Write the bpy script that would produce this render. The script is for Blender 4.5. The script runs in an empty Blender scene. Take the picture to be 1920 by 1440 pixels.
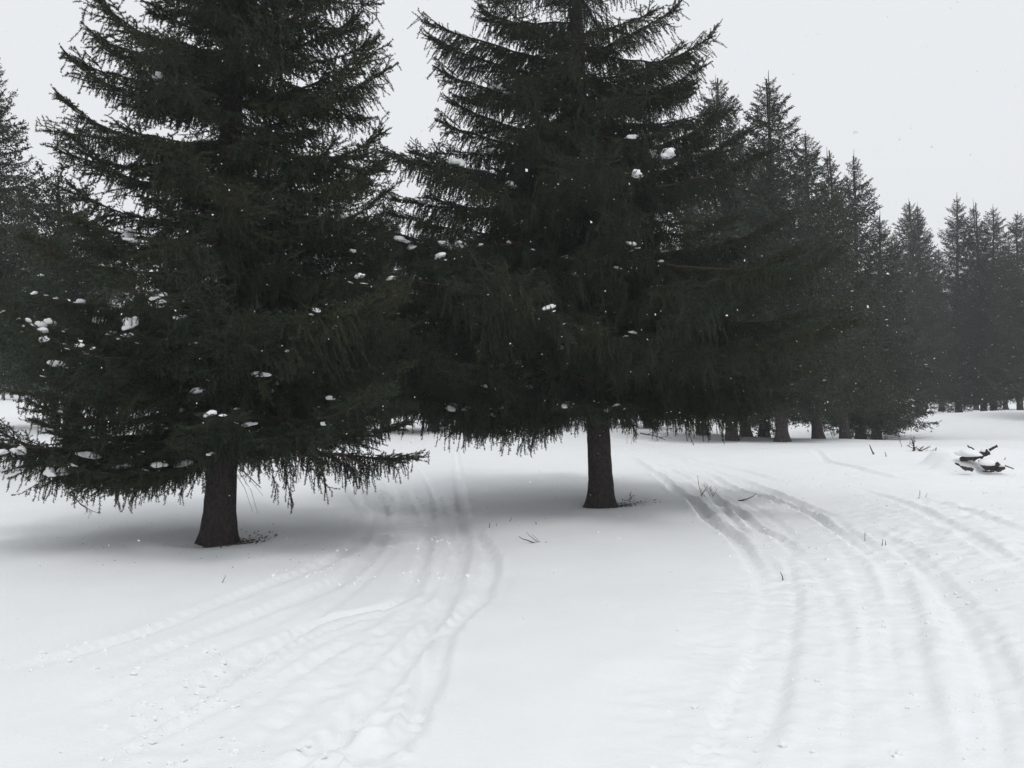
import bpy, math, random
import numpy as np
from mathutils import Vector, Matrix

random.seed(7)
rng = np.random.default_rng(7)
R = math.radians
PI = math.pi
scene = bpy.context.scene
COL = scene.collection

# ------------------------------------------------------------------ camera, sky, sun, exposure
F, CX, HY, CAMZ = 1663.0, 960.0, 735.0, 1.6
cam_d = bpy.data.cameras.new('camera')
cam = bpy.data.objects.new('camera', cam_d)
COL.objects.link(cam)
cam_d.sensor_width = 36.0
cam_d.lens = 36.0 * F / 1920.0
cam_d.clip_start = 0.05
cam_d.clip_end = 2000.0
cam.location = (0, 0, CAMZ)
cam.rotation_euler = (R(90) + math.atan((HY - 720) / F), 0, 0)
scene.camera = cam

SUN_TO = Vector((0.20, -0.36, 1.0)).normalized()
sun_el = math.asin(SUN_TO.z)
sun_az = math.atan2(SUN_TO.x, SUN_TO.y)
world = bpy.data.worlds.new('World')
scene.world = world
world.use_nodes = True
wn, wl = world.node_tree.nodes, world.node_tree.links
wn.clear()
w_out = wn.new('ShaderNodeOutputWorld')
w_bg = wn.new('ShaderNodeBackground')
w_sky = wn.new('ShaderNodeTexSky')
w_sky.sky_type = 'NISHITA'
w_sky.sun_disc = False
w_sky.sun_elevation = sun_el
w_sky.sun_rotation = sun_az
w_sky.altitude = 1200
w_sky.dust_density = 6
w_hsv = wn.new('ShaderNodeHueSaturation')
w_hsv.inputs['Saturation'].default_value = 0.15
w_mix = wn.new('ShaderNodeMixRGB')            # closed cloud layer: almost even pale grey
w_mix.inputs[0].default_value = 0.88
w_mix.inputs[2].default_value = (9.15, 9.40, 9.72, 1)
w_bg.inputs['Strength'].default_value = 0.1
wl.new(w_sky.outputs[0], w_hsv.inputs['Color'])
wl.new(w_hsv.outputs[0], w_mix.inputs[1])
wl.new(w_mix.outputs[0], w_bg.inputs['Color'])
wl.new(w_bg.outputs[0], w_out.inputs['Surface'])

sun_d = bpy.data.lights.new('sun', 'SUN')
sun_d.energy = 0.80
sun_d.angle = R(16)
sun_d.color = (1.0, 0.975, 0.94)
sun = bpy.data.objects.new('sun', sun_d)
COL.objects.link(sun)
sun.rotation_euler = (-SUN_TO).to_track_quat('-Z', 'Y').to_euler()
sun.location = (0, -5, 40)

scene.view_settings.view_transform = 'Standard'
scene.view_settings.look = 'None'
scene.view_settings.exposure = 0.0
scene.view_settings.gamma = 1.0
scene.view_settings.use_curve_mapping = False
scene.render.engine = 'CYCLES'
scene.cycles.max_bounces = 5
scene.cycles.diffuse_bounces = 3
scene.cycles.volume_bounces = 0
scene.cycles.use_adaptive_sampling = False
scene.cycles.use_denoising = True
scene.cycles.denoising_prefilter = 'NONE'       # keeps the needles from being smeared


# ------------------------------------------------------------------ small helpers
def at(u, v, Y):
    """pixel of the photograph at a depth -> world point"""
    return Vector(((u - CX) / F * Y, Y, CAMZ + (HY - v) / F * Y))


def gnd(u, v, z=0.0):
    Y = (CAMZ - z) * F / (v - HY)
    return ((u - CX) / F * Y, Y)


def tag(o, label=None, cat=None, group=None, kind=None):
    if label: o['label'] = label
    if cat: o['category'] = cat
    if group: o['group'] = group
    if kind: o['kind'] = kind
    return o


def link(name, me, parent=None, loc=None):
    o = bpy.data.objects.new(name, me)
    COL.objects.link(o)
    if parent is not None: o.parent = parent
    if loc is not None: o.location = loc
    return o


def empty(name, loc):
    o = bpy.data.objects.new(name, None)
    COL.objects.link(o)
    o.location = loc
    o.empty_display_size = 0.3
    return o


def mesh_tris(name, V, Fc, mats, mi=None, smooth=None):
    """numpy triangles -> mesh; smooth: bool or per-face array"""
    me = bpy.data.meshes.new(name)
    nv, nf = len(V), len(Fc)
    k = Fc.shape[1]
    me.vertices.add(nv)
    me.vertices.foreach_set('co', np.ascontiguousarray(V, dtype=np.float32).ravel())
    me.loops.add(nf * k)
    me.loops.foreach_set('vertex_index', np.ascontiguousarray(Fc, dtype=np.int32).ravel())
    me.polygons.add(nf)
    me.polygons.foreach_set('loop_start', np.arange(0, nf * k, k, dtype=np.int32))
    try:
        me.polygons.foreach_set('loop_total', np.full(nf, k, dtype=np.int32))
    except Exception:
        pass
    for m in mats: me.materials.append(m)
    if mi is not None: me.polygons.foreach_set('material_index', np.ascontiguousarray(mi, dtype=np.int32))
    if smooth is not None:
        s = np.full(nf, smooth) if np.isscalar(smooth) else smooth
        me.polygons.foreach_set('use_smooth', s.astype(bool))
    me.update(calc_edges=True)
    me.validate()
    return me


def hash2(ix, iy, seed):
    n = (ix.astype(np.int64) * 374761393 + iy.astype(np.int64) * 668265263 + seed * 974634777) & 0x7fffffff
    n = ((n ^ (n >> 13)) * 1274126177) & 0x7fffffff
    n = (n ^ (n >> 16)) & 0xffff
    return n / 65535.0


def vnoise(x, y, seed=0):
    """smooth value noise in -1..1"""
    xi, yi = np.floor(x), np.floor(y)
    fx, fy = x - xi, y - yi
    fx = fx * fx * fx * (fx * (fx * 6 - 15) + 10)
    fy = fy * fy * fy * (fy * (fy * 6 - 15) + 10)
    a, b = hash2(xi, yi, seed), hash2(xi + 1, yi, seed)
    c, d = hash2(xi, yi + 1, seed), hash2(xi + 1, yi + 1, seed)
    return ((a + (b - a) * fx) * (1 - fy) + (c + (d - c) * fx) * fy) * 2 - 1


def fbm(x, y, seed=0, n=3):
    s, a = 0, 1.0
    for k in range(n):
        s = s + a * vnoise(x * 2 ** k + 17.3 * k, y * 2 ** k + 9.1 * k, seed + k)
        a *= 0.5
    return s


def sstep(a, b, x):
    t = np.clip((x - a) / (b - a), 0, 1)
    return t * t * (3 - 2 * t)


# ------------------------------------------------------------------ materials
def mat(name):
    m = bpy.data.materials.new(name)
    m.use_nodes = True
    nt = m.node_tree
    b = nt.nodes['Principled BSDF']
    return m, nt, b


def noise_node(nt, scale, detail=3, rough=0.6, coord='Object'):
    tc = nt.nodes.new('ShaderNodeTexCoord')
    nz = nt.nodes.new('ShaderNodeTexNoise')
    nz.inputs['Scale'].default_value = scale
    nz.inputs['Detail'].default_value = detail
    nz.inputs['Roughness'].default_value = rough
    nt.links.new(tc.outputs[coord], nz.inputs['Vector'])
    return nz


def ramp(nt, src, stops):
    r = nt.nodes.new('ShaderNodeValToRGB')
    el = r.color_ramp.elements
    while len(el) < len(stops): el.new(0.5)
    for e, (p, c) in zip(el, stops):
        e.position = p
        e.color = (*c, 1)
    nt.links.new(src, r.inputs[0])
    return r


def bump(nt, b, src, strength, dist, prev=None):
    bp = nt.nodes.new('ShaderNodeBump')
    bp.inputs['Strength'].default_value = strength
    bp.inputs['Distance'].default_value = dist
    nt.links.new(src, bp.inputs['Height'])
    if prev: nt.links.new(prev.outputs[0], bp.inputs['Normal'])
    nt.links.new(bp.outputs[0], b.inputs['Normal'])
    return bp


def snow_mat(name, col, fine=True):
    m, nt, b = mat(name)
    b.inputs['Roughness'].default_value = 0.65
    b.inputs['Specular IOR Level'].default_value = 0.25
    n1 = noise_node(nt, 1.7, 4)
    lo = tuple(c * 0.965 for c in col)
    r = ramp(nt, n1.outputs[0], [(0.3, lo), (0.7, col)])
    nt.links.new(r.outputs[0], b.inputs['Base Color'])
    n2 = noise_node(nt, 34.0, 5, 0.65)
    p = bump(nt, b, n2.outputs[0], 0.35, 0.012)
    if fine:
        n3 = noise_node(nt, 190.0, 3, 0.7)
        bump(nt, b, n3.outputs[0], 0.35, 0.004, p)
    return m


M_snow = snow_mat('snow_field', (0.87, 0.885, 0.90))
M_clump = snow_mat('snow_clump', (0.90, 0.91, 0.92))


def bark_mat(name, dark, light, scale):
    m, nt, b = mat(name)
    b.inputs['Roughness'].default_value = 0.92
    b.inputs['Specular IOR Level'].default_value = 0.15
    tc = nt.nodes.new('ShaderNodeTexCoord')
    mp = nt.nodes.new('ShaderNodeMapping')
    mp.inputs['Scale'].default_value = (1, 1, 0.55)
    nt.links.new(tc.outputs['Object'], mp.inputs[0])
    vo = nt.nodes.new('ShaderNodeTexVoronoi')
    vo.feature = 'DISTANCE_TO_EDGE'
    vo.inputs['Scale'].default_value = scale
    nz = nt.nodes.new('ShaderNodeTexNoise')
    nz.inputs['Scale'].default_value = scale * 0.8
    nz.inputs['Detail'].default_value = 6
    nz.inputs['Roughness'].default_value = 0.7
    nt.links.new(mp.outputs[0], nz.inputs[0])
    ad = nt.nodes.new('ShaderNodeMixRGB')
    ad.inputs[0].default_value = 0.12
    nt.links.new(mp.outputs[0], ad.inputs[1])
    nt.links.new(nz.outputs['Color'], ad.inputs[2])
    nt.links.new(ad.outputs[0], vo.inputs['Vector'])
    mid = tuple((a + c) / 2 for a, c in zip(dark, light))
    r = ramp(nt, nz.outputs[0], [(0.25, dark), (0.5, mid), (0.75, light)])
    mu = nt.nodes.new('ShaderNodeMixRGB')
    mu.blend_type = 'MULTIPLY'
    mu.inputs[0].default_value = 0.75
    r2 = ramp(nt, vo.outputs[0], [(0.0, (0.35, 0.33, 0.32)), (0.18, (1, 1, 1))])
    nt.links.new(r.outputs[0], mu.inputs[1])
    nt.links.new(r2.outputs[0], mu.inputs[2])
    nt.links.new(mu.outputs[0], b.inputs['Base Color'])
    p = bump(nt, b, vo.outputs[0], 0.9, 0.03)
    bump(nt, b, nz.outputs[0], 0.9, 0.02, p)
    return m


M_bark = bark_mat('bark', (0.028, 0.024, 0.024), (0.115, 0.092, 0.088), 30)
M_bark_far = bark_mat('bark_far', (0.05, 0.042, 0.04), (0.12, 0.10, 0.095), 14)
M_log = bark_mat('dead_log', (0.05, 0.042, 0.042), (0.16, 0.13, 0.115), 30)


def plain_mat(name, a, c, scale=30, rough=0.9):
    m, nt, b = mat(name)
    b.inputs['Roughness'].default_value = rough
    b.inputs['Specular IOR Level'].default_value = 0.2
    nz = noise_node(nt, scale, 3)
    r = ramp(nt, nz.outputs[0], [(0.3, a), (0.7, c)])
    nt.links.new(r.outputs[0], b.inputs['Base Color'])
    return m


M_twig = plain_mat('twig_wood', (0.045, 0.032, 0.024), (0.10, 0.070, 0.050))
M_dead = plain_mat('dead_twig', (0.06, 0.048, 0.042), (0.14, 0.115, 0.10))
M_straw = plain_mat('dry_straw', (0.16, 0.11, 0.06), (0.30, 0.22, 0.13))


def needle_mat(name, dark, olive, brown):
    m, nt, b = mat(name)
    b.inputs['Roughness'].default_value = 0.55
    b.inputs['Specular IOR Level'].default_value = 0.25
    oi = nt.nodes.new('ShaderNodeObjectInfo')
    nz = noise_node(nt, 2.6, 3)
    ad = nt.nodes.new('ShaderNodeMath')
    ad.operation = 'MULTIPLY_ADD'
    nt.links.new(oi.outputs['Random'], ad.inputs[0])
    ad.inputs[1].default_value = 0.34
    nt.links.new(nz.outputs[0], ad.inputs[2])
    r = ramp(nt, ad.outputs[0], [(0.38, dark), (0.72, olive), (1.0, brown)])
    nt.links.new(r.outputs[0], b.inputs['Base Color'])
    return m


M_needle = needle_mat('spruce_needles', (0.010, 0.027, 0.017), (0.022, 0.038, 0.018), (0.038, 0.043, 0.019))
M_needle_far = needle_mat('spruce_needles_far', (0.014, 0.029, 0.019), (0.023, 0.036, 0.018), (0.038, 0.039, 0.020))

# ------------------------------------------------------------------ ground: one snow sheet with the tracks worn into it
def spread(start, first, grow, end):
    out, d, x = [], first, start
    while x < end:
        x += d
        d *= grow
        out.append(x)
    return out


xs = list(np.arange(-6.5, 9.5, 0.039))
xs += spread(xs[-1], 0.04, 1.022, 16) + []
xs += spread(xs[-1], 0.2, 1.12, 260)
left = spread(6.5, 0.05, 1.03, 12)
left += spread(left[-1], 0.25, 1.13, 260)
xs = np.array([-a for a in reversed(left)] + xs)
ys, y = [], 3.0
while y < 34:
    ys.append(y)
    y += max(0.028, 0.0032 * y)
ys += spread(ys[-1], 0.15, 1.045, 90)
ys += spread(ys[-1], 2.5, 1.2, 430)
back = spread(-3.0, 0.1, 1.2, 40)
ys = np.array([-a for a in reversed(back)] + ys)
X, Y = np.meshgrid(xs, ys)
H = 0.05 * fbm(X * 0.16, Y * 0.16, 3, 3) + 0.012 * fbm(X * 0.9, Y * 0.9, 8, 2)
H = H * sstep(0, 6, Y + 3) + 0.5 * vnoise(X * 0.02, Y * 0.02, 12) * sstep(60, 160, np.hypot(X, Y))
g = lambda cx, cy, sx, sy: np.exp(-((X - cx) / sx) ** 2 - ((Y - cy) / sy) ** 2)
H += -0.62 * g(15.5, 41, 6.5, 7.5)                                   # hollow under the row of trees
H += 0.16 * g(8.6, 17.2, 3.0, 2.0) + 0.20 * g(10.5, 22.5, 4.0, 2.2)   # low bank on the right
H += 0.10 * g(14, 27.0, 6, 1.6)
sq = lambda cx, cy, sx, sy: np.exp(-(((X - cx) / sx) ** 2 + ((Y - cy) / sy) ** 2) ** 2)
H += 0.19 * sq(8.30, 16.45, 0.44, 0.36) + 0.30 * sq(8.36, 17.1, 0.36, 0.36)   # snow slabs drifted over the fallen logs
H += 0.52 * g(34, 50, 15, 5.5) * (1 + 0.3 * vnoise(X * 0.22, Y * 0.1, 15))                                          # slope below the far trees
H += 0.35 * g(-22, 48, 14, 3.0)                                       # bank far left
TREE_L = (gnd(414, 1003))
TREE_R = (gnd(1132, 942))
for (tx, ty) in (TREE_L, TREE_R):
    r = np.hypot(X - tx, Y - ty)
    ring = 1 + 0.5 * vnoise(X * 2, Y * 2, 31)
    H += -0.075 * np.exp(-(r / 0.42) ** 2) * ring + 0.02 * np.exp(-((r - 0.75) / 0.25) ** 2) * ring


def smooth_line(pts, n=6):
    P = [np.array(p, float) for p in pts]
    P = [2 * P[0] - P[1]] + P + [2 * P[-1] - P[-2]]
    out = []
    for i in range(1, len(P) - 2):
        for k in range(n):
            t = k / n
            a, b, c, d = P[i - 1], P[i], P[i + 1], P[i + 2]
            out.append(0.5 * (2 * b + (c - a) * t + (2 * a - 5 * b + 4 * c - d) * t * t + (3 * b - a - 3 * c + d) * t ** 3))
    out.append(P[-2])
    return np.array(out)


def along(px, reach):
    """distance field of a traced line over the sheet: |s|, side, arclength, mask"""
    L = smooth_line([gnd(*p) for p in px])
    D = np.full(X.shape, 1e9)
    S = np.zeros(X.shape)
    A = np.zeros(X.shape)
    acc = 0.0
    for p, q in zip(L[:-1], L[1:]):
        d = q - p
        ln = np.hypot(*d)
        if ln < 1e-6: continue
        i0, i1 = np.searchsorted(xs, [min(p[0], q[0]) - reach, max(p[0], q[0]) + reach])
        j0, j1 = np.searchsorted(ys, [min(p[1], q[1]) - reach, max(p[1], q[1]) + reach])
        if i1 <= i0 or j1 <= j0:
            acc += ln
            continue
        sx, sy = X[j0:j1, i0:i1] - p[0], Y[j0:j1, i0:i1] - p[1]
        t = np.clip((sx * d[0] + sy * d[1]) / ln ** 2, 0, 1)
        ex, ey = sx - t * d[0], sy - t * d[1]
        dd = np.hypot(ex, ey)
        side = np.sign(d[0] * sy - d[1] * sx)
        m = dd < D[j0:j1, i0:i1]
        D[j0:j1, i0:i1][m] = dd[m]
        S[j0:j1, i0:i1][m] = side[m]
        A[j0:j1, i0:i1][m] = (acc + t * ln)[m]
        acc += ln
    return D, S, A, acc


RUTS = []


def rut(px, w, depth, rim, rough=0.3, fade=0.6, seed=0, rim_side=0):
    global H
    RUTS.append((smooth_line([gnd(*p) for p in px]), w, depth))
    D, S, A, total = along(px, w * 3.2)
    on = D < w * 3.2
    d, s, a = D[on], S[on], A[on]
    x, y = X[on], Y[on]
    d = d * (1 + 0.18 * vnoise(x * 3.1, y * 3.1, seed + 50)) 
    fd = np.clip(np.minimum(a, total - a) / fade, 0, 1)
    lump = 0.5 + 0.6 * np.clip(vnoise(x * 7, y * 7, seed + 5) + 0.4 * vnoise(x * 17, y * 17, seed + 6), -0.5, 1.4)
    vary = 1 + 0.35 * vnoise(a * 1.1, a * 0 + seed, seed)
    floor = 1 - sstep(0.72 * w, 1.12 * w, d)
    h = -depth * vary * floor * (1 + rough * 0.5 * vnoise(x * 11, y * 11, seed + 9))
    rm = rim * np.exp(-((d - 1.55 * w) / (0.5 * w)) ** 2) * lump
    if rim_side: rm = rm * np.where(s * rim_side > 0, 1.0, 0.25)
    H[on] += (h + rm) * fd


def churn(px, w, sink, amp, freq=6.0, seed=0, soft=0.45):
    """a trampled band: sunk a little and lumpy"""
    global H
    D, S, A, total = along(px, w * 1.3)
    on = D < w * 1.3
    x, y = X[on], Y[on]
    k = 1 - sstep(w * (1 - soft), w * 1.25, D[on] * (1 + 0.2 * vnoise(x * 1.4, y * 1.4, seed)))
    n = vnoise(x * freq, y * freq, seed) + 0.6 * vnoise(x * freq * 2.2, y * freq * 2.2, seed + 1) + 0.35 * vnoise(x * freq * 4.5, y * freq * 4.5, seed + 2)
    n = np.sign(n) * np.abs(n) ** 1.3
    big = 0.55 + 0.6 * vnoise(x * 0.8, y * 0.8, seed + 4)
    H[on] += k * (-sink + amp * n * np.clip(big, 0.1, 1.2))


# first trail: down between the two big trees, swinging to the lower left
churn([(770, 810), (765, 860), (768, 910), (790, 965), (800, 1010), (765, 1065), (690, 1140), (540, 1240), (380, 1340), (230, 1440)], 0.74, 0.045, 0.0045, 9, 21)
churn([(720, 1150), (600, 1250), (460, 1340), (300, 1440)], 0.5, 0.002, 0.005, 9, 27)
rut([(852, 831), (860, 888), (870, 972), (868, 1008), (852, 1071), (821, 1133), (784, 1185), (717, 1258), (633, 1347), (550, 1404), (498, 1440)], 0.080, 0.0433, 0.0122, 0.20, seed=1)
rut([(888, 975), (922, 1034), (909, 1092), (894, 1112), (841, 1164), (821, 1217), (795, 1279), (769, 1342), (706, 1425), (690, 1440)], 0.068, 0.0385, 0.0132, 0.20, seed=2, rim_side=1)
rut([(665, 852), (659, 904), (685, 956), (680, 993), (638, 1029), (550, 1071), (430, 1112), (300, 1159), (150, 1205), (0, 1245)], 0.072, 0.0274, 0.0065, 0.15, seed=3)
rut([(706, 860), (737, 915), (720, 972), (711, 1008), (654, 1060), (592, 1092), (480, 1135), (350, 1185), (180, 1250)], 0.080, 0.0274, 0.0065, 0.15, seed=4)
rut([(769, 850), (810, 910), (816, 962), (800, 1008), (784, 1071), (743, 1107), (612, 1138), (508, 1185), (404, 1243), (300, 1310), (150, 1390)], 0.060, 0.0292, 0.0070, 0.15, seed=5)
rut([(820, 905), (845, 965), (842, 1020), (800, 1095), (720, 1165), (640, 1230), (520, 1320), (400, 1400)], 0.048, 0.0150, 0.0066, seed=6)
rut([(740, 1130), (600, 1180), (450, 1265), (290, 1345), (120, 1440)], 0.040, 0.0120, 0.0054, seed=7)
rut([(780, 1110), (640, 1150), (520, 1200), (400, 1262), (260, 1340)], 0.028, 0.0165, 0.0060, seed=8)
# many fine runner lines side by side along both trails
def runners(px, offs, w, depth, seed):
    L = smooth_line([gnd(*p) for p in px])
    T = np.gradient(L, axis=0)
    N = np.stack([-T[:, 1], T[:, 0]], 1) / np.maximum(np.hypot(T[:, 0], T[:, 1]), 1e-6)[:, None]
    for k, o in enumerate(offs):
        w_ob = 0.07 * vnoise(np.arange(len(L)) * 0.22 + 10 * k, np.full(len(L), seed + 0.5), seed)
        Q = L + N * (o + w_ob)[:, None]
        Q = Q[(Q[:, 1] > 3.2)][::4]
        if len(Q) < 3: continue
        px2 = [(CX + q[0] / q[1] * F, HY + CAMZ / q[1] * F) for q in Q]
        rut(px2, w, depth * (0.6 + 0.8 * ((k * 37) % 10) / 10), depth * 0.45, 0.3, 0.8, 60 + seed + k)


runners([(770, 815), (765, 860), (768, 910), (790, 965), (800, 1010), (765, 1065), (690, 1140), (540, 1240), (380, 1340), (230, 1435)], [-0.66, -0.36, 0.02, 0.34], 0.05, 0.015, 3)
runners([(700, 1130), (540, 1190), (360, 1260), (150, 1345), (0, 1410)], [-0.3, 0.35], 0.05, 0.012, 14)
runners([(1190, 836), (1290, 872), (1400, 918), (1500, 965), (1580, 1030)], [-0.42, 0.24], 0.06, 0.02, 25)
# cross ribs a snowmobile belt left in the hard snow
D, S, A, tot = along([(716, 866), (738, 905), (752, 940), (765, 985), (768, 1020)], 0.4)
on = D < 0.4
kk = (1 - sstep(0.16, 0.27, D[on])) * np.clip(np.minimum(A[on], tot - A[on]) / 0.8, 0, 1)
H[on] += kk * (0.013 * np.sin(2 * PI * A[on] / 0.21 + 0.5 * vnoise(X[on] * 3, Y[on] * 3, 2)) - 0.02)
D, S, A, tot = along([(690, 850), (700, 890), (722, 925)], 0.3)
on = D < 0.3
kk = (1 - sstep(0.10, 0.2, D[on])) * np.clip(np.minimum(A[on], tot - A[on]) / 0.8, 0, 1)
H[on] += kk * 0.011 * np.sin(2 * PI * A[on] / 0.22)
# boot holes near the camera
for (u, v, rr, dp) in [(640, 1355, .10, .05), (700, 1330, .11, .055), (668, 1392, .12, .06), (610, 1415, .10, .05), (725, 1300, .08, .04), (560, 1400, .09, .035), (790, 1312, .05, .03), (788, 1330, .05, .03), (745, 1270, .07, .03), (690, 1430, .1, .05)]:
    px_, py_ = gnd(u, v)
    rad = np.hypot(X - px_, (Y - py_) * 0.8) * (1 + 0.3 * vnoise(X * 9, Y * 9, 77))
    dp *= 0.6
    H += -dp * (1 - sstep(rr * 0.5, rr * 1.1, rad)) + dp * 0.45 * np.exp(-((rad - rr * 1.35) / (rr * 0.35)) ** 2) * np.clip(0.5 + vnoise(X * 14, Y * 14, 78), 0, 1.4)

# second trail: from the lower right, past the right tree into the distance
churn([(1190, 832), (1290, 870), (1400, 915), (1500, 960), (1590, 1030), (1600, 1120), (1580, 1240), (1560, 1440)], 1.15, 0.045, 0.009, 10, 41)
churn([(1560, 870), (1680, 930), (1800, 1000), (1880, 1100), (1900, 1250), (1900, 1440)], 1.5, 0.012, 0.012, 10, 44)
churn([(1720, 960), (1850, 1010), (1960, 1060)], 1.3, 0.0, 0.022, 4, 47)
rut([(1175, 850), (1216, 881), (1271, 922), (1299, 936), (1326, 968), (1368, 995), (1400, 1034), (1424, 1075)], 0.085, 0.0850, 0.0220, 0.3, seed=11, fade=2.0)
rut([(1395, 1020), (1436, 1060), (1452, 1101), (1446, 1180), (1428, 1250), (1398, 1307), (1360, 1400), (1345, 1440)], 0.144, 0.0220, 0.0063, 0.20, seed=12)
rut([(1299, 895), (1340, 931), (1377, 950), (1404, 973), (1425, 990), (1468, 1008), (1500, 1040)], 0.070, 0.0750, 0.0286, 0.5, seed=13, fade=1.6)
rut([(1317, 885), (1377, 916), (1432, 930), (1468, 940), (1510, 954), (1552, 980), (1600, 1006)], 0.080, 0.0875, 0.0286, 0.4, seed=14, fade=1.6)
rut([(1363, 890), (1441, 920), (1523, 950), (1574, 968)], 0.080, 0.0688, 0.0234, 0.3, seed=15, fade=1.6)
rut([(1240, 868), (1300, 905), (1350, 945), (1385, 985), (1410, 1010)], 0.055, 0.0350, 0.0140, 0.5, seed=16, fade=1.2)
rut([(1552, 968), (1615, 1014), (1668, 1055), (1690, 1101), (1700, 1193), (1720, 1284), (1736, 1376), (1745, 1440)], 0.117, 0.0233, 0.0078, 0.20, seed=17)
rut([(1500, 1037), (1545, 1075), (1570, 1130), (1590, 1200), (1590, 1300), (1570, 1440)], 0.054, 0.0144, 0.0075, 0.7, seed=18)
rut([(1468, 1030), (1492, 1100), (1480, 1193), (1455, 1307), (1428, 1399)], 0.045, 0.0135, 0.0090, 0.7, seed=19)
rut([(1523, 850), (1560, 876), (1601, 888), (1670, 903), (1739, 910)], 0.090, 0.0700, 0.0200, 0.3, seed=20, fade=1.6)
rut([(1640, 1010), (1720, 1060), (1790, 1150), (1830, 1280), (1850, 1440)], 0.108, 0.0194, 0.0095, 0.20, seed=22)
rut([(1180, 826), (1230, 840), (1300, 862), (1380, 880), (1460, 905)], 0.086, 0.0360, 0.0150, 0.5, seed=23)
rut([(1600, 915), (1700, 950), (1800, 1000), (1920, 1075)], 0.10, 0.040, 0.02, 0.3, seed=101, fade=1.2)
rut([(1690, 930), (1790, 955), (1920, 1005)], 0.11, 0.040, 0.02, 0.3, seed=102, fade=1.2)
rut([(1590, 975), (1690, 1020), (1770, 1090), (1850, 1200), (1900, 1330), (1918, 1440)], 0.11, 0.028, 0.014, 0.3, seed=103, fade=1.5)
rut([(1560, 1000), (1610, 1060), (1640, 1140), (1650, 1250), (1645, 1440)], 0.10, 0.018, 0.009, 0.3, seed=104, fade=1.5)
# cleat marks along the edge of the near rut
for k in range(15):
    t = k / 14
    u, v = 1402 - 112 * t ** 1.25, 1195 + 225 * t
    px_, py_ = gnd(u, v)
    rad = np.hypot((X - px_) * 1.1, (Y - py_) * 1.6) * (1 + 0.35 * vnoise(X * 12, Y * 12, 79))
    H += -0.022 * (1 - sstep(0.02, 0.06, rad)) + 0.012 * np.exp(-((rad - 0.07) / 0.02) ** 2)

nx, ny = len(xs), len(ys)
idx = np.arange(nx * ny).reshape(ny, nx)
quads = np.stack([idx[:-1, :-1], idx[:-1, 1:], idx[1:, 1:], idx[1:, :-1]], -1).reshape(-1, 4)
ground = link('snow_ground', mesh_tris('snow_ground', np.stack([X, Y, H], -1).reshape(-1, 3), quads, [M_snow], smooth=True))
tag(ground, kind='structure')


def hz(x, y):
    i = int(np.clip(np.searchsorted(xs, x) - 1, 0, nx - 2))
    j = int(np.clip(np.searchsorted(ys, y) - 1, 0, ny - 2))
    a, b = (x - xs[i]) / (xs[i + 1] - xs[i]), (y - ys[j]) / (ys[j + 1] - ys[j])
    return float((H[j, i] * (1 - a) + H[j, i + 1] * a) * (1 - b) + (H[j + 1, i] * (1 - a) + H[j + 1, i + 1] * a) * b)


# ------------------------------------------------------------------ tubes, needles, branches
def unit(v):
    return v / np.maximum(np.linalg.norm(v, axis=-1, keepdims=True), 1e-9)


def frames(P):
    T = unit(np.gradient(P, axis=1))
    ref = np.where(np.abs(T[..., 2:3]) > 0.9, np.array([1.0, 0, 0]), np.array([0, 0, 1.0]))
    A = unit(np.cross(T, ref))
    return T, A, np.cross(T, A)


def tubes(P, Rd, n=3):
    """P (T,K,3) polylines, Rd (T,K) radii -> verts, tri faces"""
    P, Rd = np.asarray(P, float), np.asarray(Rd, float)
    Tn, K, _ = P.shape
    _, A, B = frames(P)
    an = np.arange(n) * 2 * PI / n
    ring = A[:, :, None, :] * np.cos(an)[None, None, :, None] + B[:, :, None, :] * np.sin(an)[None, None, :, None]
    V = P[:, :, None, :] + ring * Rd[:, :, None, None]
    ix = np.arange(Tn * K * n).reshape(Tn, K, n)
    a, b = ix[:, :-1, :], np.roll(ix, -1, 2)[:, :-1, :]
    c, d = np.roll(ix, -1, 2)[:, 1:, :], ix[:, 1:, :]
    Fc = np.concatenate([np.stack([a, b, c], -1).reshape(-1, 3), np.stack([a, c, d], -1).reshape(-1, 3)])
    return V.reshape(-1, 3), Fc


def needles(P, per_m, nl, nw, g, lo=0.0, ang=(38, 68)):
    """blades all round the twigs P (T,K,3)"""
    P = np.asarray(P, float)
    Tn, K, _ = P.shape
    seg = np.linalg.norm(np.diff(P, axis=1), axis=2).sum(1)
    cnt = np.maximum((seg * per_m).astype(int), 1)
    ti = np.repeat(np.arange(Tn), cnt)
    N = len(ti)
    u = lo + (1 - lo) * g.random(N)
    f = u * (K - 1)
    k = np.minimum(f.astype(int), K - 2)
    w = (f - k)[:, None]
    p = P[ti, k] * (1 - w) + P[ti, k + 1] * w
    t = unit(P[ti, k + 1] - P[ti, k])
    ref = unit(g.normal(size=(N, 3)))
    s = unit(np.cross(t, ref))
    a = np.radians(g.uniform(*ang, N))[:, None]
    d = t * np.cos(a) + s * np.sin(a)
    side = unit(np.cross(d, g.normal(size=(N, 3))))
    ln = (nl * g.uniform(0.75, 1.15, N))[:, None]
    V = np.stack([p - side * nw / 2, p + side * nw / 2, p + d * ln], 1).reshape(-1, 3)
    return V, np.arange(3 * N).reshape(-1, 3)


def poly(p, d, ln, bend, g, K=4, wob=0.12):
    """a short twig: starts along d, bends towards bend"""
    pts = [np.array(p, float)]
    d = np.array(d, float)
    d = d / (np.linalg.norm(d) + 1e-9)
    for _ in range(K - 1):
        d = d + np.array(bend) / (K - 1) + g.normal(size=3) * wob
        d = d / (np.linalg.norm(d) + 1e-9)
        pts.append(pts[-1] + d * ln / (K - 1))
    return np.array(pts)


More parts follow.
